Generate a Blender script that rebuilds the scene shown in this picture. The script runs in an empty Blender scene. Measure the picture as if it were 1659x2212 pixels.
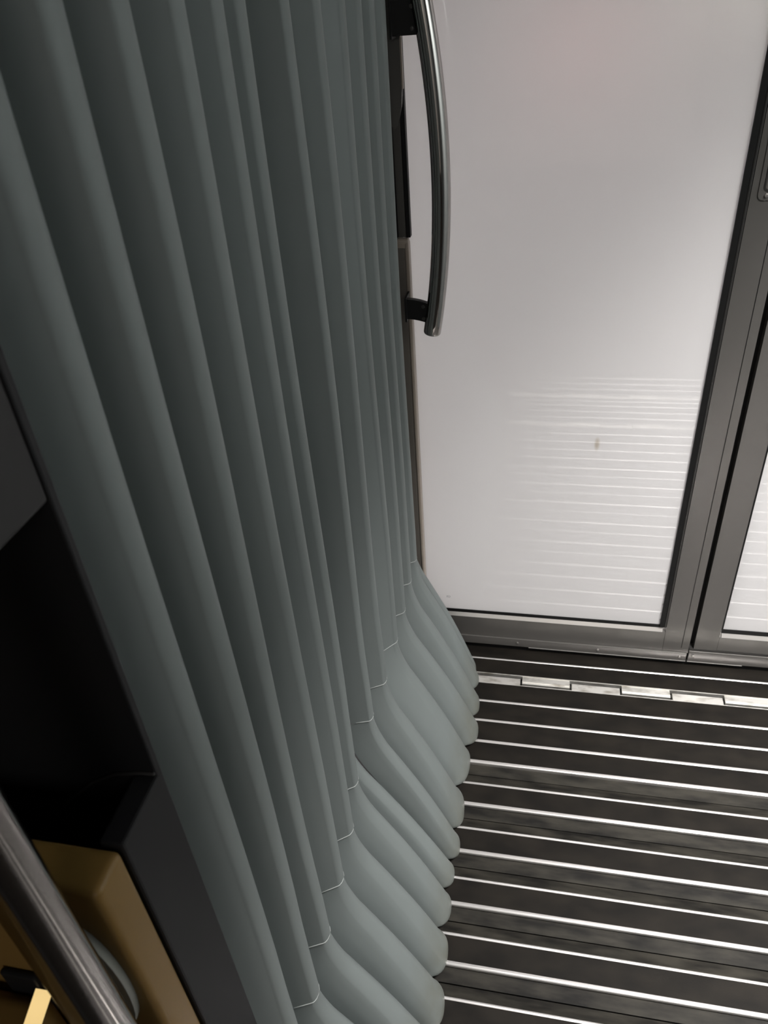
import bpy, bmesh, math, random
from mathutils import Vector, Matrix
random.seed(4)
S = bpy.context.scene
COL = S.collection

# ------------------------------------------------------------------ camera
F_PX = 1650.0
cam_d = bpy.data.cameras.new('camera')
cam = bpy.data.objects.new('camera', cam_d); COL.objects.link(cam)
cam_d.sensor_fit = 'VERTICAL'; cam_d.sensor_height = 36.0
cam_d.lens = F_PX * 36.0 / 2212.0
DX = (0.97941348, 0.0529405, -0.19479871)
DY = (0.18955228, -0.57305066, 0.79729723)
DZ = (-0.06942021, -0.81780819, -0.57128854)
right = Vector((DX[0], DY[0], DZ[0])); up = -Vector((DX[1], DY[1], DZ[1])); fwd = Vector((DX[2], DY[2], DZ[2]))
M3 = Matrix((right, up, -fwd)).transposed()
cam.matrix_world = Matrix.Translation((0, 0, 1.5)) @ M3.to_4x4()
cam_d.clip_start = 0.02
cam_d.dof.use_dof = True; cam_d.dof.focus_distance = 1.15; cam_d.dof.aperture_fstop = 12.0
S.camera = cam

# ------------------------------------------------------------------ world, lights, exposure
W = bpy.data.worlds.new('world'); S.world = W; W.use_nodes = True
W.node_tree.nodes['Background'].inputs[0].default_value = (0.9, 0.93, 1.0, 1)
W.node_tree.nodes['Background'].inputs[1].default_value = 0.02
S.view_settings.view_transform = 'Standard'; S.view_settings.look = 'None'
S.view_settings.gamma = 1.0; S.view_settings.use_curve_mapping = False
S.view_settings.exposure = 0.0

def area(name, loc, rot, sx, sy, power, color, spread=math.pi):
    l = bpy.data.lights.new(name, 'AREA'); l.shape = 'RECTANGLE'; l.size = sx; l.size_y = sy
    l.energy = power; l.color = color; l.spread = spread
    o = bpy.data.objects.new(name, l); COL.objects.link(o); o.location = loc; o.rotation_euler = rot
    return o
# ceiling lamp of the passage, spread narrowed to keep the upper walls darker
area('ceiling_lamp', (0.85, 0.64, 2.12), (0, math.radians(-12), 0), 0.35, 0.66, 72.0, (1.0, 0.98, 0.96), math.radians(108))
# lit interior of the next car behind the frosted doors
area('next_car_lamp', (-0.05, 2.4, 0.80), (math.radians(-90), 0, 0), 2.2, 1.9, 90.0, (1.0, 0.952, 0.935))
# warm lamps in the near car
area('near_car_lamp', (-0.1, -0.35, 2.1), (0, 0, 0), 0.20, 0.20, 0.17, (1.0, 0.86, 0.62))
area('near_car_ceiling_lamp', (0.62, -3.05, 2.17), (0, 0, 0), 0.9, 3.0, 47.0, (1.0, 0.95, 0.90))
def glow(name, loc, power, color, r):
    l = bpy.data.lights.new(name, 'POINT'); l.energy = power; l.color = color; l.shadow_soft_size = r
    o = bpy.data.objects.new(name, l); COL.objects.link(o); o.location = loc
glow('next_car_glow', (0.03, 1.66, 1.40), 1.0, (1.0, 0.30, 0.30), 0.05)
glow('next_car_glow', (0.28, 1.62, 1.47), 0.9, (1.0, 0.92, 0.75), 0.03)

# ------------------------------------------------------------------ helpers
def mat(name, color, rough=0.5, metal=0.0, coat=0.0, spec=0.5):
    m = bpy.data.materials.new(name); m.use_nodes = True
    b = m.node_tree.nodes['Principled BSDF']
    b.inputs['Base Color'].default_value = (*color, 1); b.inputs['Roughness'].default_value = rough
    b.inputs['Metallic'].default_value = metal; b.inputs['Coat Weight'].default_value = coat
    b.inputs['Specular IOR Level'].default_value = spec
    return m
def nd(m, t, **kw):
    n = m.node_tree.nodes.new(t)
    for k, v in kw.items(): setattr(n, k, v)
    return n
def lk(m, a, b): m.node_tree.links.new(a, b)
def noise_col(m, c1, c2, scale, lo=0.35, hi=0.65, stretch=(1, 1, 1), detail=5):
    b = m.node_tree.nodes['Principled BSDF']
    tc = nd(m, 'ShaderNodeNewGeometry'); mp = nd(m, 'ShaderNodeMapping'); mp.inputs['Scale'].default_value = stretch
    nz = nd(m, 'ShaderNodeTexNoise'); nz.inputs['Scale'].default_value = scale; nz.inputs['Detail'].default_value = detail
    rp = nd(m, 'ShaderNodeValToRGB'); rp.color_ramp.elements[0].position = lo; rp.color_ramp.elements[1].position = hi
    rp.color_ramp.elements[0].color = (*c1, 1); rp.color_ramp.elements[1].color = (*c2, 1)
    lk(m, tc.outputs['Position'], mp.inputs['Vector']); lk(m, mp.outputs['Vector'], nz.inputs['Vector'])
    lk(m, nz.outputs['Fac'], rp.inputs['Fac']); lk(m, rp.outputs['Color'], b.inputs['Base Color'])
    return rp
def bump(m, scale, strength, stretch=(1, 1, 1), dist=0.002):
    b = m.node_tree.nodes['Principled BSDF']
    tc = nd(m, 'ShaderNodeNewGeometry'); mp = nd(m, 'ShaderNodeMapping'); mp.inputs['Scale'].default_value = stretch
    nz = nd(m, 'ShaderNodeTexNoise'); nz.inputs['Scale'].default_value = scale; nz.inputs['Detail'].default_value = 4
    bp = nd(m, 'ShaderNodeBump'); bp.inputs['Strength'].default_value = strength; bp.inputs['Distance'].default_value = dist
    lk(m, tc.outputs['Position'], mp.inputs['Vector']); lk(m, mp.outputs['Vector'], nz.inputs['Vector'])
    lk(m, nz.outputs['Fac'], bp.inputs['Height']); lk(m, bp.outputs['Normal'], b.inputs['Normal'])

def link(name, me, m=None, parent=None, smooth=False):
    o = bpy.data.objects.new(name, me); COL.objects.link(o)
    if m is not None: me.materials.append(m)
    if parent is not None: o.parent = parent
    if smooth:
        me.polygons.foreach_set('use_smooth', [True] * len(me.polygons)); me.update()
    return o
def box(name, lo, hi, m, parent=None, bev=0.0, seg=2):
    bm = bmesh.new(); bmesh.ops.create_cube(bm, size=1.0)
    s = [hi[i] - lo[i] for i in range(3)]; c = [(hi[i] + lo[i]) / 2 for i in range(3)]
    for v in bm.verts: v.co = Vector((v.co.x * s[0] + c[0], v.co.y * s[1] + c[1], v.co.z * s[2] + c[2]))
    if bev > 0:
        bmesh.ops.bevel(bm, geom=list(bm.edges), offset=bev, segments=seg, affect='EDGES', profile=0.5)
    me = bpy.data.meshes.new(name); bm.to_mesh(me); bm.free()
    return link(name, me, m, parent, smooth=(bev > 0 and seg > 3))
def prism_x(name, prof, x0, x1, m, parent=None, smooth=False):
    """prof: closed (y, z) outline, counter-clockwise seen from +x; extruded from x0 to x1"""
    n = len(prof)
    v = [(x0, y, z) for y, z in prof] + [(x1, y, z) for y, z in prof]
    f = [[i, (i + 1) % n, n + (i + 1) % n, n + i] for i in range(n)] + [list(range(n))[::-1], list(range(n, 2 * n))]
    me = bpy.data.meshes.new(name); me.from_pydata(v, [], f)
    bm = bmesh.new(); bm.from_mesh(me); bmesh.ops.recalc_face_normals(bm, faces=bm.faces); bm.to_mesh(me); bm.free()
    return link(name, me, m, parent, smooth)
def prism_y(name, prof, y0, y1, m, parent=None):
    """prof: closed (x, z) outline extruded in y"""
    n = len(prof)
    v = [(x, y0, z) for x, z in prof] + [(x, y1, z) for x, z in prof]
    f = [[i, (i + 1) % n, n + (i + 1) % n, n + i] for i in range(n)] + [list(range(n))[::-1], list(range(n, 2 * n))]
    me = bpy.data.meshes.new(name); me.from_pydata(v, [], f)
    bm = bmesh.new(); bm.from_mesh(me); bmesh.ops.recalc_face_normals(bm, faces=bm.faces); bm.to_mesh(me); bm.free()
    return link(name, me, m, parent)
def tube(name, pts, r, m, parent=None, seg=20, cap=0.004):
    pts = [Vector(p) for p in pts]; rings = []
    ext = []
    d0 = (pts[1] - pts[0]).normalized(); d1 = (pts[-1] - pts[-2]).normalized()
    for i, p in enumerate(pts):
        t = (pts[min(i + 1, len(pts) - 1)] - pts[max(i - 1, 0)]).normalized(); ext.append((p, t, r))
    c = min(cap, r * 0.9)
    if c > 0:   # rounded ends
        heads = [(pts[0] - d0 * c * math.sin(a), d0, r - c + c * math.cos(a)) for a in (1.57, 1.1, 0.6)]
        tails = [(pts[-1] + d1 * c * math.sin(a), d1, r - c + c * math.cos(a)) for a in (0.6, 1.1, 1.57)]
        ext = heads + ext + tails
    up0 = Vector((0, 1, 0)) if abs(d0.y) < 0.9 else Vector((1, 0, 0))
    v = []
    for p, t, rr in ext:
        a = up0.cross(t).normalized(); b = t.cross(a)
        v += [p + (a * math.cos(2 * math.pi * k / seg) + b * math.sin(2 * math.pi * k / seg)) * rr for k in range(seg)]
    f = []
    for i in range(len(ext) - 1):
        for k in range(seg):
            f.append([i * seg + k, i * seg + (k + 1) % seg, (i + 1) * seg + (k + 1) % seg, (i + 1) * seg + k])
    f += [list(range(seg))[::-1], [(len(ext) - 1) * seg + k for k in range(seg)]]
    me = bpy.data.meshes.new(name); me.from_pydata([tuple(x) for x in v], [], f)
    bm = bmesh.new(); bm.from_mesh(me); bmesh.ops.recalc_face_normals(bm, faces=bm.faces); bm.to_mesh(me); bm.free()
    return link(name, me, m, parent, smooth=True)
def disc(name, c, axis, r, th, m, parent=None, seg=16):
    c = Vector(c); ax = Vector(axis).normalized()
    return tube(name, [c, c + ax * th], r, m, parent, seg, cap=min(th, r) * 0.3)
def thing(name, loc, label, cat, group=None):
    o = bpy.data.objects.new(name, None); COL.objects.link(o); o.location = loc
    o.empty_display_size = 0.05; o['label'] = label; o['category'] = cat
    if group: o['group'] = group
    return o
def tag(o, label, cat):
    o['label'] = label; o['category'] = cat; return o
def struct(o, label=None, cat=None):
    o['kind'] = 'structure'
    if label: o['label'] = label
    if cat: o['category'] = cat
    return o
def settle(root):
    """children were built in world coordinates: keep them there under a root that stands elsewhere"""
    for c in root.children: c.matrix_parent_inverse = Matrix.Translation(-Vector(root.location))

# ------------------------------------------------------------------ materials
m_bel = mat('bellows_rubber', (0.17, 0.19, 0.188), 0.55, spec=0.35)
b = m_bel.node_tree.nodes['Principled BSDF']
geo = nd(m_bel, 'ShaderNodeNewGeometry'); sep = nd(m_bel, 'ShaderNodeSeparateXYZ'); lk(m_bel, geo.outputs['Position'], sep.inputs[0])
nz = nd(m_bel, 'ShaderNodeTexNoise'); nz.inputs['Scale'].default_value = 28; nz.inputs['Detail'].default_value = 5
lk(m_bel, geo.outputs['Position'], nz.inputs['Vector'])
mr = nd(m_bel, 'ShaderNodeMapRange'); mr.inputs[1].default_value = -0.165; mr.inputs[2].default_value = -0.112
lk(m_bel, sep.outputs['X'], mr.inputs[0])
mu = nd(m_bel, 'ShaderNodeMath', operation='MULTIPLY'); lk(m_bel, mr.outputs[0], mu.inputs[0]); lk(m_bel, nz.outputs['Fac'], mu.inputs[1])
mx = nd(m_bel, 'ShaderNodeMix', data_type='RGBA')
mx.inputs[6].default_value = (0.152, 0.170, 0.167, 1); mx.inputs[7].default_value = (0.10, 0.095, 0.066, 1)
lk(m_bel, mu.outputs[0], mx.inputs[0]); lk(m_bel, mx.outputs[2], b.inputs['Base Color'])
bump(m_bel, 160, 0.06, dist=0.001)

m_seam = mat('bellows_seam', (0.32, 0.335, 0.325), 0.45)
m_rubber = mat('floor_rubber', (0.02, 0.018, 0.015), 0.66, spec=0.12)
noise_col(m_rubber, (0.0050, 0.0041, 0.0032), (0.0105, 0.0085, 0.0064), 26, stretch=(0.5, 1, 1)); bump(m_rubber, 500, 0.15, dist=0.001)
m_flange = mat('floor_groove_rubber', (0.045, 0.042, 0.034), 0.65, spec=0.15)
noise_col(m_flange, (0.005, 0.0044, 0.0035), (0.026, 0.0235, 0.0185), 34, stretch=(0.35, 1.4, 1), detail=8)
m_alu = mat('strip_aluminium', (0.80, 0.775, 0.76), 0.30, 0.85)
m_alu2 = mat('hinge_aluminium', (0.74, 0.72, 0.68), 0.38, 0.85)
noise_col(m_alu2, (0.45, 0.42, 0.37), (0.80, 0.78, 0.74), 60, 0.30, 0.52, stretch=(0.4, 1, 1))
m_frame = mat('anodised_frame', (0.135, 0.128, 0.12), 0.24, 0.4)
bump(m_frame, 16, 0.10, stretch=(1, 1, 3), dist=0.004)
m_frame_d = mat('anodised_frame_edge', (0.05, 0.048, 0.046), 0.3, 0.5)
m_bead = mat('glazing_bead_metal', (0.72, 0.69, 0.66), 0.28, 0.7)
m_black = mat('black_seal', (0.006, 0.006, 0.006), 0.5, spec=0.25)
m_portal = mat('black_rubber_portal', (0.0085, 0.0085, 0.0095), 0.6, spec=0.22)
m_portal_u = mat('dark_portal_panel', (0.020, 0.019, 0.019), 0.6, spec=0.25)
m_chrome = mat('polished_steel', (0.30, 0.285, 0.28), 0.14, 1.0)
m_handle = mat('dark_polished_steel', (0.40, 0.385, 0.37), 0.05, 1.0)
m_screw = mat('screw_steel', (0.5, 0.48, 0.46), 0.3, 0.9)
m_tan = mat('tan_plastic', (0.185, 0.11, 0.033), 0.4, spec=0.25)
m_tan_l = mat('beige_plastic', (0.33, 0.28, 0.235), 0.4)
m_grey_l = mat('brown_grey_plastic', (0.13, 0.115, 0.10), 0.45)
m_pale = mat('pale_plastic', (0.25, 0.25, 0.225), 0.45)
m_gold = mat('gold_highlight', (0.92, 0.76, 0.45), 0.16, 1.0)
m_wall = mat('car_wall', (0.62, 0.60, 0.57), 0.5)
m_gang = mat('passage_wall', (0.15, 0.165, 0.165), 0.6)
m_ceil = mat('ceiling_paint', (0.22, 0.22, 0.22), 0.6)
m_ink = mat('grey_ink', (0.30, 0.30, 0.31), 0.6)
m_scr = mat('pen_ink', (0.08, 0.07, 0.06), 0.6)

# frosted pane: matt translucent body under a smooth glass face
m_pane = bpy.data.materials.new('frosted_glass'); m_pane.use_nodes = True
nt = m_pane.node_tree; nt.nodes.remove(nt.nodes['Principled BSDF']); out = nt.nodes['Material Output']
dif = nd(m_pane, 'ShaderNodeBsdfDiffuse'); trl = nd(m_pane, 'ShaderNodeBsdfTranslucent'); gls = nd(m_pane, 'ShaderNodeBsdfGlossy')
gls.inputs['Roughness'].default_value = 0.02; gls.inputs['Color'].default_value = (1, 1, 1, 1)
mxa = nd(m_pane, 'ShaderNodeMixShader'); mxa.inputs[0].default_value = 0.5
mxb = nd(m_pane, 'ShaderNodeMixShader'); fr = nd(m_pane, 'ShaderNodeFresnel'); fr.inputs['IOR'].default_value = 1.75
pg = nd(m_pane, 'ShaderNodeNewGeometry')
# a dried drip and faint dust on the pane
vs = nd(m_pane, 'ShaderNodeVectorMath', operation='SUBTRACT'); vs.inputs[1].default_value = (0.1222, 1.492, 0.640)
vm = nd(m_pane, 'ShaderNodeVectorMath', operation='MULTIPLY'); vm.inputs[1].default_value = (160.0, 0.0, 55.0)
vl = nd(m_pane, 'ShaderNodeVectorMath', operation='LENGTH')
lk(m_pane, pg.outputs['Position'], vs.inputs[0]); lk(m_pane, vs.outputs[0], vm.inputs[0]); lk(m_pane, vm.outputs[0], vl.inputs[0])
dr = nd(m_pane, 'ShaderNodeMapRange'); dr.inputs[1].default_value = 0.35; dr.inputs[2].default_value = 1.1; dr.inputs[3].default_value = 0.55; dr.inputs[4].default_value = 0.0
lk(m_pane, vl.outputs['Value'], dr.inputs[0])
pm = nd(m_pane, 'ShaderNodeMix', data_type='RGBA'); pm.inputs[6].default_value = (0.80, 0.79, 0.79, 1); pm.inputs[7].default_value = (0.45, 0.38, 0.27, 1)
lk(m_pane, dr.outputs[0], pm.inputs[0]); lk(m_pane, pm.outputs[2], dif.inputs['Color']); lk(m_pane, pm.outputs[2], trl.inputs['Color'])
lk(m_pane, dif.outputs[0], mxa.inputs[1]); lk(m_pane, trl.outputs[0], mxa.inputs[2])
lk(m_pane, fr.outputs[0], mxb.inputs[0]); lk(m_pane, mxa.outputs[0], mxb.inputs[1]); lk(m_pane, gls.outputs[0], mxb.inputs[2])
lk(m_pane, mxb.outputs[0], out.inputs['Surface'])

# ------------------------------------------------------------------ room shell
XR = 1.16            # right wall of the passage
floor = struct(box('floor', (-0.75, -4.9, -0.10), (XR, 1.62, -0.016), m_black), 'black ribbed rubber floor with bright aluminium strips and a toothed hinge', 'floor')
struct(box('ceiling', (-0.75, -4.9, 2.2), (XR, 1.62, 2.26), m_ceil))
struct(box('wall_right', (XR, -4.9, -0.1), (XR + 0.05, 1.62, 2.26), m_gang))
struct(box('wall_left', (-0.80, -4.9, -0.1), (-0.75, 1.62, 2.26), m_portal))
struct(box('wall_back', (-0.80, -4.96, -0.1), (XR + 0.05, -4.9, 2.26), m_wall))

# ------------------------------------------------------------------ floor slats
X0, X1 = -0.175, XR - 0.01
def strip(parent, y0, y1, z=0.0, nose=0.0):
    """aluminium strip lying 0.8 mm proud of the tread; nose > 0 wraps it down over the front edge"""
    t = 0.0016
    if nose:
        prof = [(y1, z), (y1, z + t * 0.5), (y1 - 0.0012, z + t * 0.9), ((y0 + y1) / 2, z + t), (y0 + 0.0022, z + t * 0.85), (y0 + 0.0008, z + t * 0.35), (y0, z - 0.001), (y0, z - nose), (y0 + 0.001, z - nose), (y0 + 0.001, z)]
    else:
        prof = [(y1, z), (y1, z + t * 0.35), (y1 - 0.001, z + t * 0.8), ((y0 + y1) / 2, z + t), (y0 + 0.001, z + t * 0.8), (y0, z + t * 0.35), (y0, z)]
    return prism_x('edge_strip', prof, X0, X1, m_alu, parent)

def plate(name, ya, yb, strips, parent=floor):
    p = prism_x(name, [(yb, -0.016), (yb, 0.0), (ya, 0.0), (ya, -0.016)], X0, X1, m_rubber, parent)
    for s in strips: strip(p, *s)
    return p
# fixed plates next to the door, either side of the hinge
plate('floor_plate', 1.4005, 1.60, [(1.4485, 1.4537)])
plate('floor_plate', 1.1185, 1.3640, [(1.3022, 1.3087), (1.2405, 1.2471), (1.1774, 1.1849), (1.1177, 1.1262, 0.0, 0.008)])
# hinged slats, each with a raised tread between two strips and a low flange on both sides
PITCH = 0.1125
lines = [1.0896 - PITCH * i for i in range(6)]
# half flange left of the fixed plate
prism_x('floor_flange', [(1.1185, -0.016), (1.1185, -0.007), (1.0920, -0.010), (1.0920, -0.016)], X0, X1, m_flange, floor)
slat0 = None
for i, yl in enumerate(lines[:-1]):
    if i == 0:
        tr = prism_x('floor_slat', [(-0.0245, -0.016), (-0.0245, 0.0), (-0.0825, 0.0), (-0.0825, -0.016)], X0, X1, m_rubber, floor)
        prism_x('flange', [(-0.0008, -0.016), (-0.0008, -0.0075), (-0.0235, -0.0015), (-0.0245, -0.016)], X0, X1, m_flange, tr)
        prism_x('flange', [(-0.0825, -0.016), (-0.0825, -0.007), (-0.1100, -0.010), (-0.1100, -0.016)], X0, X1, m_flange, tr)
        strip(tr, -0.0297, -0.0243)
        strip(tr, -0.0841, -0.0757, 0.0, 0.005)
        tr.location.y = yl; slat0 = tr
    else:
        tr = slat0.copy(); COL.objects.link(tr); tr.location.y = yl
        for ch in slat0.children:
            c = ch.copy(); COL.objects.link(c); c.parent = tr
prism_x('floor_flange', [(0.5262, -0.016), (0.5262, -0.0085), (0.4985, -0.0015), (0.4985, -0.016)], X0, X1, m_flange, floor)
plate('floor_plate', 0.2540, 0.4985, [(0.4890, 0.4975), (0.4280, 0.4345), (0.3660, 0.3725), (0.3040, 0.3105)])
plate('floor_plate', 0.0015, 0.2160, [(0.170, 0.1755), (0.118, 0.1235), (0.066, 0.0715), (0.025, 0.030)])
plate('floor_plate', -4.80, -0.0360, [(-0.086, -0.0805), (-0.140, -0.1345), (-0.196, -0.1905)])
# castellated hinges: two rims, fingers fixed in turn to the far and to the near rim
bounds = [-0.133, -0.0138, 0.1098, 0.2320, 0.3520, 0.4745, 0.596, 0.717, 0.838, 0.959, 1.08]
for hy in (0.0, -1.1485, -1.4005):
  box('hinge_rim', (X0, hy + 1.3978, -0.012), (X1, hy + 1.4003, 0.0005), m_alu2, floor)
  box('hinge_rim', (X0, hy + 1.3642, -0.012), (X1, hy + 1.3664, 0.0005), m_alu2, floor)
  for i in range(len(bounds) - 1):
    a, c = bounds[i] + 0.0022, bounds[i + 1] - 0.0022
    far = (i % 2 == 1)
    y0, y1 = (hy + 1.3745, hy + 1.3978) if far else (hy + 1.3664, hy + 1.3895)
    k = box('hinge_finger', (a, y0, -0.012), (c, y1, -0.0005), m_alu2, floor, bev=0.0008, seg=1)
    if far:
        box('knuckle_ridge', (a, y0 + 0.0045, -0.0004), (c, y0 + 0.0075, 0.0010), m_alu2, k)
    if hy or i != 2: continue
    if True:     # pen scribble on this finger
        cu = bpy.data.meshes.new('pen_scribble')
        pts = []
        for q in range(14):
            x = a + 0.016 + q * 0.0014; y = y0 + 0.011 + (0.003 if q % 2 else -0.002) * random.uniform(0.3, 1)
            pts.append((x, y))
        v = []; f = []
        for q in range(len(pts) - 1):
            (x1, y1_), (x2, y2_) = pts[q], pts[q + 1]; n = len(v)
            v += [(x1, y1_ - .0004, -0.00025), (x2, y2_ - .0004, -0.00025), (x2, y2_ + .0004, -0.00025), (x1, y1_ + .0004, -0.00025)]
            f.append([n, n + 1, n + 2, n + 3])
        cu.from_pydata(v, [], f); link('pen_scribble', cu, m_scr, k)

# ------------------------------------------------------------------ frosted doors
YD = 1.49            # front face of the leaf frames
def pane(parent, x0, x1):
    box('glass_pane', (x0, YD + 0.006, 0.118), (x1, YD + 0.012, 2.10), m_pane, parent)
d1 = struct(box('door_1', (0.3350, YD, 0.0435), (0.3970, YD + 0.035, 2.15), m_frame), 'frosted glass door leaf beside the bowed grab bar, recessed pull on its dark stile', 'door')
pane(d1, -0.275, 0.322)
box('stile_lip', (0.3292, YD + 0.0005, 0.122), (0.3350, YD + 0.03, 2.12), m_frame_d, d1, bev=0.002)
box('glazing_seal', (0.3188, YD + 0.001, 0.1225), (0.3292, YD + 0.014, 2.10), m_black, d1)
box('stile_groove', (0.3786, YD - 0.0004, 0.06), (0.3800, YD + 0.001, 2.15), m_black, d1)
box('left_stile', (-0.36, YD + 0.001, 0.0435), (-0.283, YD + 0.035, 2.15), m_frame, d1)
box('bottom_rail', (-0.36, YD + 0.0006, 0.0435), (0.3352, YD + 0.035, 0.1085), m_frame, d1, bev=0.001)
prism_x('glazing_bead', [(YD - 0.0002, 0.1085), (YD + 0.006, 0.121), (YD + 0.012, 0.121), (YD + 0.012, 0.1085)], -0.30, 0.3270, m_bead, d1)
box('bottom_seal', (-0.29, YD + 0.0045, 0.119), (0.3200, YD + 0.013, 0.1285), m_black, d1)
box('kick_strip', (-0.36, YD - 0.003, 0.017), (0.3950, YD + 0.03, 0.0435), m_frame, d1, bev=0.0012)
box('kick_edge', (-0.0, YD - 0.0035, 0.0155), (0.3950, YD + 0.004, 0.0172), m_bead, d1)
for x in (-0.0296, 0.1767, 0.378):
    disc('screw', (x, YD - 0.0028, 0.031), (0, -1, 0), 0.0032, 0.0016, m_screw, d1)
# top rail
box('top_rail', (-0.36, YD + 0.0006, 2.10), (0.3352, YD + 0.035, 2.15), m_frame, d1)

d2 = struct(box('door_2', (0.4085, YD, 0.060), (0.4625, YD + 0.035, 2.15), m_frame), 'frosted glass door leaf beyond the dark gap, mostly cut off by the picture edge', 'door')
pane(d2, 0.461, 1.10)
box('glazing_seal', (0.4625, YD + 0.001, 0.1300), (0.4665, YD + 0.014, 2.10), m_black, d2)
box('bottom_rail', (0.4627, YD + 0.0006, 0.060), (1.155, YD + 0.035, 0.1050), m_frame, d2, bev=0.001)
prism_x('glazing_bead', [(YD - 0.0002, 0.1050), (YD + 0.006, 0.1175), (YD + 0.012, 0.1175), (YD + 0.012, 0.1050)], 0.4670, 1.10, m_bead, d2)
box('bottom_seal', (0.4655, YD + 0.0045, 0.1165), (1.10, YD + 0.013, 0.1290), m_black, d2)
box('kick_plate', (0.3985, YD - 0.003, 0.017), (1.155, YD + 0.03, 0.0530), m_frame, d2, bev=0.0012)
box('kick_cap', (0.3985, YD - 0.001, 0.0530), (1.155, YD + 0.03, 0.060), m_frame_d, d2)
box('kick_edge', (0.3985, YD - 0.0035, 0.0155), (0.53, YD + 0.004, 0.0172), m_bead, d2)
disc('screw', (0.410, YD - 0.0028, 0.037), (0, -1, 0), 0.0032, 0.0016, m_screw, d2)
box('top_rail', (0.4627, YD + 0.0006, 2.10), (1.155, YD + 0.035, 2.15), m_frame, d2)
box('right_stile', (1.10, YD + 0.001, 0.06), (1.155, YD + 0.035, 2.15), m_frame, d2)
struct(box('light_stop', (-0.40, YD + 0.004, -0.015), (XR, YD + 0.034, 0.0165), m_black))  # added black bar, blocks light leaking under the doors
struct(box('trim_1', (0.396, YD + 0.02, 0.018), (0.4095, YD + 0.034, 2.15), m_black))
struct(box('trim_2', (-0.40, YD + 0.001, 2.151), (XR, YD + 0.05, 2.2), m_frame))
# small bright glazing clips along the pane edges
for x, zs in ((0.3175, (0.258, 0.226, 0.196, 0.166, 0.145)), (0.4675, (0.262, 0.228, 0.195))):
    for z in zs:
        disc('glazing_clip', (x, YD + 0.0055, z), (0, -1, 0), 0.0014, 0.0022, m_screw, d1 if x < 0.4 else d2, seg=8)

# recessed pull on the meeting stile: rounded raised escutcheon, dark sunk trough, screw
def rounded_rect(x0, x1, z0, z1, r, n=6):
    pts = []
    for cx, cz, a0 in ((x1 - r, z1 - r, 0), (x0 + r, z1 - r, 90), (x0 + r, z0 + r, 180), (x1 - r, z0 + r, 270)):
        for k in range(n + 1):
            a = math.radians(a0 + 90 * k / n); pts.append((cx + r * math.cos(a), cz + r * math.sin(a)))
    return pts
pull = prism_y('recessed_pull', rounded_rect(0.3465, 0.3925, 1.1400, 1.40, 0.010), YD - 0.0018, YD + 0.001, m_frame, d1)
prism_y('pull_rim', rounded_rect(0.3540, 0.3850, 1.1550, 1.385, 0.008), YD - 0.0030, YD - 0.0010, m_frame_d, pull)
prism_y('pull_trough', rounded_rect(0.3565, 0.3825, 1.1575, 1.383, 0.006), YD - 0.0034, YD - 0.0012, m_frame, pull)
disc('pull_screw', (0.3605, YD - 0.0016, 1.1480), (0, -1, 0), 0.0034, 0.0018, m_screw, pull)

# faint etched mark at the foot of the pane (only its last letters clear the bellows)
fc = bpy.data.curves.new('etched_mark', 'FONT'); fc.body = 'ED'; fc.size = 0.0085; fc.extrude = 0.0001
fo = bpy.data.objects.new('etched_mark', fc); COL.objects.link(fo); fc.materials.append(m_ink)
fo.location = (-0.2172, YD + 0.0058, 0.1655); fo.rotation_euler = (math.radians(90), 0, 0); fo.parent = d1
fo['label'] = 'faint grey letters ED'

# ------------------------------------------------------------------ gangway bellows
rid_y = [1.404, 1.365, 1.277, 1.198, 1.105, 0.973, 0.894, 0.835, 0.768, 0.682, 0.590, 0.507, 0.435, 0.365]
rid_x = [-0.280, -0.265, -0.263, -0.264, -0.264, -0.260, -0.270, -0.303, -0.272, -0.261, -0.2535, -0.253, -0.251, -0.2515]
sea_z = [0.415, 0.400, 0.408, 0.393, 0.395, 0.420, 0.410, 0.400, 0.393, 0.390, 0.408, 0.410, 0.400, 0.400]
tip_y = rid_y
tip_x = [-0.128, -0.117, -0.108, -0.104, -0.114, -0.114, -0.114, -0.119, -0.117, -0.113, -0.108, -0.104, -0.104, -0.104]
NF = len(rid_y)
bel = thing('gangway_bellows', (-0.30, 0.9, 0.0), 'tall grey-green pleated rubber gangway bellows with flared pleat ends on floor', 'bellows')
def bounds_of(arr, k):
    far = (arr[k - 1] + arr[k]) / 2 if k > 0 else arr[k] + (arr[k] - arr[k + 1]) * 0.42
    near = (arr[k + 1] + arr[k]) / 2 if k < NF - 1 else arr[k] - (arr[k - 1] - arr[k]) / 2
    return near, far
def valley(k):   # valley on the near side of fold k (just beyond the ridge of fold k+1)
    if k < 0: return rid_y[0] + 0.018
    if k >= NF - 1: return rid_y[-1] - 0.058
    return rid_y[k + 1] + 0.43 * (rid_y[k] - rid_y[k + 1])
def fold_profile(k):
    """(dy, dx) from the near valley round the ridge to the far valley, dx <= 0 is depth"""
    yn, yf = valley(k) - rid_y[k], valley(k - 1) - rid_y[k]
    D = 0.050
    cw = 0.0200
    pts = [(yn, -D)]
    for u in (0.25, 0.5, 0.75, 0.97): pts.append((yn + (-cw - yn) * u, -D + (D - 0.0056) * u))
    pts += [(-cw, -0.0056), (-cw + 0.0006, -0.0046), (-cw + 0.0026, -0.0028), (-cw + 0.0065, -0.0009), (-0.0075, 0.0), (-0.0025, -0.0005), (0.0022, -0.0026), (0.0060, -0.0062), (0.0088, -0.0115)]
    for u in (0.33, 0.66): pts.append((0.0095 + (yf - 0.0095) * u, -0.0140 - (D - 0.0140) * u))
    pts.append((yf, -D))
    return pts
prof0 = [fold_profile(k) for k in range(NF)]
NP = len(prof0[0])
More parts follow.
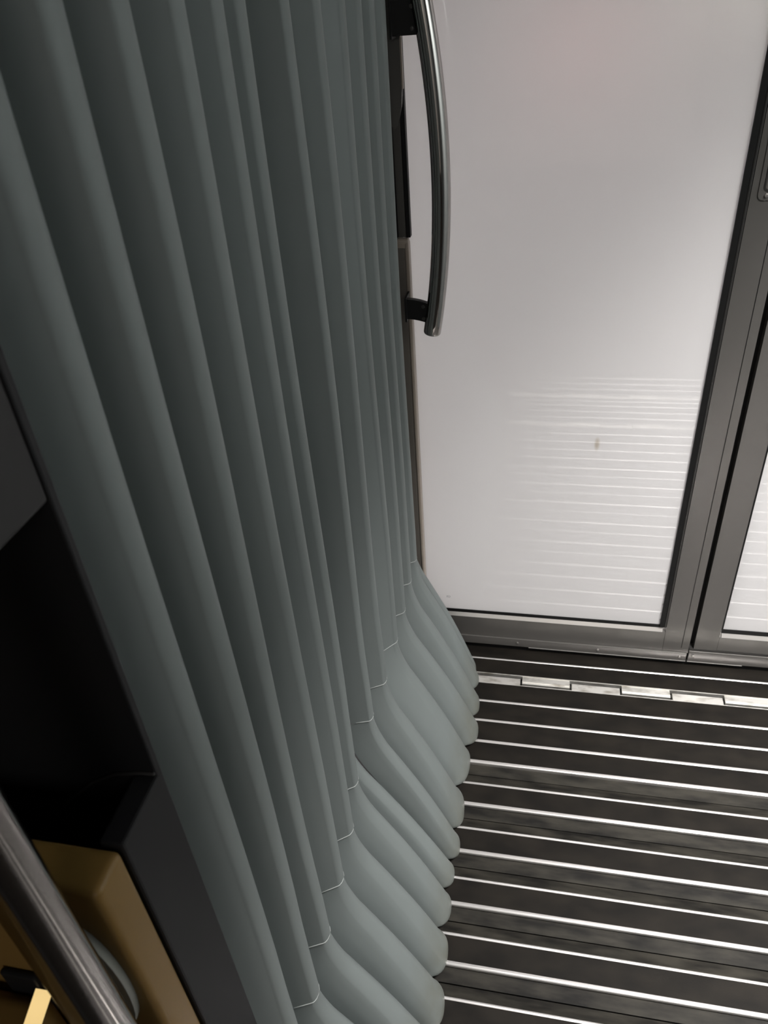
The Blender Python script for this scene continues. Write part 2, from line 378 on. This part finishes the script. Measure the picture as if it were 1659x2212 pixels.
def grid(name, rows, m, parent):
    v = [p for r in rows for p in r]; n = len(rows[0])
    f = [[i * n + j, i * n + j + 1, (i + 1) * n + j + 1, (i + 1) * n + j] for i in range(len(rows) - 1) for j in range(n - 1)]
    me = bpy.data.meshes.new(name); me.from_pydata(v, [], f)
    return link(name, me, m, parent, smooth=True)
def smooth(a): a = max(0.0, min(1.0, a)); return a * a * (3 - 2 * a)
for k in range(NF):
    pr = prof0[k]; xr = rid_x[k]; yk = rid_y[k]
    rows = []
    nr = 22
    ph = random.uniform(0, 6.28)
    for i in range(nr + 1):
        z = sea_z[k] + (2.17 - sea_z[k]) * i / nr
        wob = 0.0016 * math.sin(z * 5.3 + ph) * smooth((z - sea_z[k]) / 0.25)
        lip = 0.0016 if i == 0 else (0.0010 if i == 1 else 0.0)
        rows.append([(xr + dx + wob + lip, yk + dy + 0.6 * wob, z) for dy, dx in pr])
    fold = grid('fold', rows[::-1], m_bel, bel)
    # seam strip round the foot of the fold
    tube('seam_strip', [(xr + dx + 0.0012, yk + dy, sea_z[k]) for dy, dx in pr[2:-2]], 0.0011, m_seam, fold, seg=6, cap=0)
    # flared end
    zs = sea_z[k]; tx = tip_x[k]; ty = tip_y[k]
    tn, tf = bounds_of(tip_y, k)
    A = Vector((xr, zs)); E_ = Vector((tx - 0.0095, 0.034)); K = Vector((xr + 0.001, zs - 0.040))
    L0 = K + (E_ - K) * 0.16
    path = []
    for i in range(9):
        t = i / 9; path.append(A * (1 - t) ** 2 + K * 2 * t * (1 - t) + L0 * t * t)
    n1 = 18
    out = Vector((0.9, 0.4))
    for i in range(n1 + 1):
        t = i / n1; path.append(L0 + (E_ - L0) * t + out * 0.006 * math.sin(math.pi * t))
    c0 = path[-1]; d = (path[-1] - path[-2]).normalized()
    # rounded nose rolling down to the floor
    n2 = 9
    ctrl = c0 + d * 0.020; endp = Vector((tx - 0.004, 0.0015))
    for i in range(1, n2 + 1):
        t = i / n2; path.append(c0 * (1 - t) ** 2 + ctrl * 2 * t * (1 - t) + endp * t * t)
    N = len(path); rows = []
    for i, c in enumerate(path):
        t = i / (N - 1)
        tg = (path[min(i + 1, N - 1)] - path[max(i - 1, 0)]).normalized(); nrm = Vector((-tg.y, tg.x))
        if nrm.x < 0: nrm = -nrm
        w = min(1.0, t / 0.92) ** 1.15
        cy = yk + (ty - yk) * t
        yn0, yf0 = pr[0][0], pr[-1][0]
        near = yn0 * (1 - w) + (tn - ty) * 1.04 * w
        far = yf0 * (1 - w) + (tf - ty) * 1.04 * w
        e = max(0.0, (t - 0.80) / 0.20); shrink = math.sqrt(max(0.0, 1 - (e * 0.985) ** 2.4))
        h = 0.050 * (1 - w) + 0.027 * w
        row = []
        for j, (dy, dx) in enumerate(pr):
            s = -1 + 2 * j / (NP - 1)
            s = math.copysign(abs(s) ** 0.85, s)
            yy_round = (near if s < 0 else far) * abs(s)
            d_round = -h * (1 - max(0.0, 1 - abs(s) ** 3.0) ** 0.5)
            yb = dy * (near / yn0 if dy < 0 else far / yf0)
            ww = w ** 0.9 if s < 0 else w
            off_y = yb * (1 - ww) + yy_round * ww
            off_d = dx * (1 - ww) + d_round * ww
            off_y *= shrink
            if t > 0.80: off_d *= (0.35 + 0.65 * shrink)
            p = c + nrm * off_d
            row.append((p.x, cy + off_y, max(p.y, 0.0012)))
        rows.append(row)
    grid('skirt', rows, m_bel, bel)
settle(bel)

# ------------------------------------------------------------------ far end post, beige cover and curved grab handle
post = thing('end_post', (-0.275, 1.465, 0.0), 'black metal end post between the pleated bellows and frosted door', 'post')
box('post_body', (-0.335, 1.4755, 0.0), (-0.2835, 1.4885, 2.16), m_black, post)
box('dark_channel', (-0.2840, 1.462, 1.095), (-0.2685, 1.474, 2.16), m_frame, post, bev=0.002)
box('channel_edge', (-0.2684, 1.460, 1.095), (-0.2600, 1.476, 2.16), m_black, post, bev=0.001)
settle(post)
cover = thing('cover_strip', (-0.275, 1.463, 0.0), 'slim beige plastic cover strip standing beside the frosted pane below the handle bracket', 'cover')
box('cover_body', (-0.2900, 1.452, 0.02), (-0.2700, 1.474, 1.082), m_grey_l, cover, bev=0.003, seg=2)
box('cover_edge', (-0.2705, 1.450, 0.02), (-0.2630, 1.474, 1.088), m_tan_l, cover, bev=0.003, seg=3)
box('cover_end', (-0.2880, 1.451, 1.076), (-0.2640, 1.474, 1.0945), m_tan_l, cover, bev=0.005, seg=4)
settle(cover)

gh = thing('grab_bar', (-0.22, 1.425, 0.89), 'bowed polished steel grab handle on two black brackets by the frosted door', 'grab bar')
hp = []
z0, z1 = 0.925, 1.475
ypos = 1.42
for i in range(33):
    t = i / 32; z = z0 + (z1 + 0.03 - z0) * t
    u = (z - 0.925) / (1.45 - 0.925)
    x = -0.2185 + 0.0225 * 4 * u * (1 - u) * (1.0 if u < 1 else 1.0) + 0.004 * u
    hp.append((x, ypos, z))
tube('steel_bar', hp, 0.0172, m_handle, gh, seg=28, cap=0.005)
for zc, hh, dz in ((1.447, 0.024, 0.0), (0.972, 0.0195, -0.006)):
    prof = []
    for q in range(9):
        t = q / 8; prof.append((-0.2675 + 0.044 * t, zc + hh + dz * t * t * 1.5))
    for q in range(8, -1, -1):
        t = q / 8; prof.append((-0.2675 + 0.044 * t, zc - hh + dz * t * t * 1.5))
    br = prism_y('bracket', prof, ypos - 0.006, ypos + 0.006, m_black, gh)
    for s in (-1, 1):
        disc('bracket_screw', (-0.2335, ypos - 0.0058, zc + dz + s * hh * 0.62), (0, -1, 0), 0.0036, 0.002, m_frame_d, br, seg=10)
    box('bracket_foot', (-0.2690, ypos - 0.012, zc - hh - 0.004), (-0.2655, ypos + 0.042, zc + hh + 0.004), m_black, gh)
# mounting plate with rounded lower end behind the upper bracket
mp_ = prism_y('handle_plate', [(-0.2835, 2.0), (-0.2585, 2.0)] [::-1] + [(-0.2835, 1.30), (-0.281, 1.288), (-0.2755, 1.281), (-0.2690, 1.292), (-0.2620, 1.318), (-0.2595, 1.35)], ypos + 0.026, ypos + 0.034, m_frame, gh)
box('plate_highlight', (-0.2600, ypos + 0.0245, 1.345), (-0.2575, ypos + 0.034, 2.0), m_tan_l, mp_)  # yellowish highlight along the plate, put in as a beige strip
settle(gh)

# ------------------------------------------------------------------ near end: black portal, tan end panel, pole, seat shell
por = thing('portal_frame', (-0.26, 0.27, 0.0), 'black rubber portal frame with dark niche at the near end of bellows', 'frame')
box('lower_post', (-0.268, 0.2380, 0.0), (-0.250, 0.2975, 1.0535), m_portal, por, bev=0.002)
box('edge_flange', (-0.74, 0.2908, 0.0), (-0.2502, 0.2975, 2.18), m_portal, por, bev=0.0015)
box('upper_panel', (-0.74, 0.206, 1.2875), (-0.2510, 0.2903, 2.18), m_portal_u, por, bev=0.002)
arc = [(-0.252, 1.057), (-0.263, 1.056), (-0.283, 1.051), (-0.305, 1.037), (-0.333, 1.009), (-0.363, 0.971), (-0.380, 0.948)]
box('header', (-0.2502, 0.2380, 1.97), (XR - 0.002, 0.2975, 2.18), m_portal, por, bev=0.002)  # unseen crossbar, put in to shade the upper bellows
tube('niche_rim', [(x, 0.2900, z) for x, z in arc], 0.0016, m_portal_u, por, seg=8, cap=0.001)
settle(por)

tag(box('partition', (-0.50, 0.2050, 0.0), (-0.2505, 0.2365, 1.0517), m_tan, None, bev=0.006, seg=4),
    'tan plastic partition with rounded top corner against the black portal', 'partition')

pole = thing('grab_pole', (-0.262, 0.174, 0.0), 'vertical brushed steel grab pole close to the camera by the tan panel', 'pole')
tube('pole_tube', [(-0.2605, 0.174, 0.01 + 0.21 * i) for i in range(11)], 0.0158, m_chrome, pole, seg=32, cap=0.0)
tube('floor_flange', [(-0.2605, 0.174, -0.006), (-0.2605, 0.174, 0.012)], 0.030, m_chrome, pole, seg=28, cap=0.004)
settle(pole)

ov = []
for q in range(32):
    a = 2 * math.pi * q / 32; ov.append((-0.284 + 0.023 * math.cos(a), 0.939 + 0.072 * math.sin(a)))
tag(prism_y('oval_plate', ov, 0.1985, 0.2048, m_pale), 'pale grey oval plate half hidden behind the steel pole', 'plate')

seat = thing('seat_shell', (-0.45, 0.05, 0.0), 'glossy tan moulded seat shell with rounded edge, behind the steel pole', 'seat')
box('shell', (-0.62, -0.30, 0.45), (-0.3280, 0.2000, 0.902), m_tan, seat, bev=0.014, seg=6)
box('rubber_stop', (-0.368, 0.1990, 0.870), (-0.338, 0.2042, 0.924), m_portal, seat, bev=0.002)
n_ = Vector((0.33, -0.34, 0.88)).normalized(); u_ = Vector((0.0, 0.932, 0.36)).normalized(); w_ = n_.cross(u_)  # added gold strip, tilted to stand in for the bright highlight here
tv = []
for hh in (0.0, -0.005):
    for a_, b_ in ((0.013, 0.0062), (0.013, -0.0062), (-0.075, -0.0062), (-0.075, 0.0062)):
        tv.append(tuple(Vector((-0.3355, 0.187, 0.9045)) + u_ * a_ + w_ * b_ + n_ * hh))
tm = bpy.data.meshes.new('highlight_strip')
tm.from_pydata(tv, [], [(0, 1, 2, 3), (7, 6, 5, 4), (0, 4, 5, 1), (1, 5, 6, 2), (2, 6, 7, 3), (3, 7, 4, 0)])
tb = bmesh.new(); tb.from_mesh(tm); bmesh.ops.recalc_face_normals(tb, faces=tb.faces); tb.to_mesh(tm); tb.free()
to = link('highlight_strip', tm, m_gold, seat); to['label'] = 'bright gold strip added as the shell edge highlight'
box('seat_base', (-0.60, -0.28, -0.016), (-0.36, 0.17, 0.46), m_portal_u, seat, bev=0.004)
settle(seat)
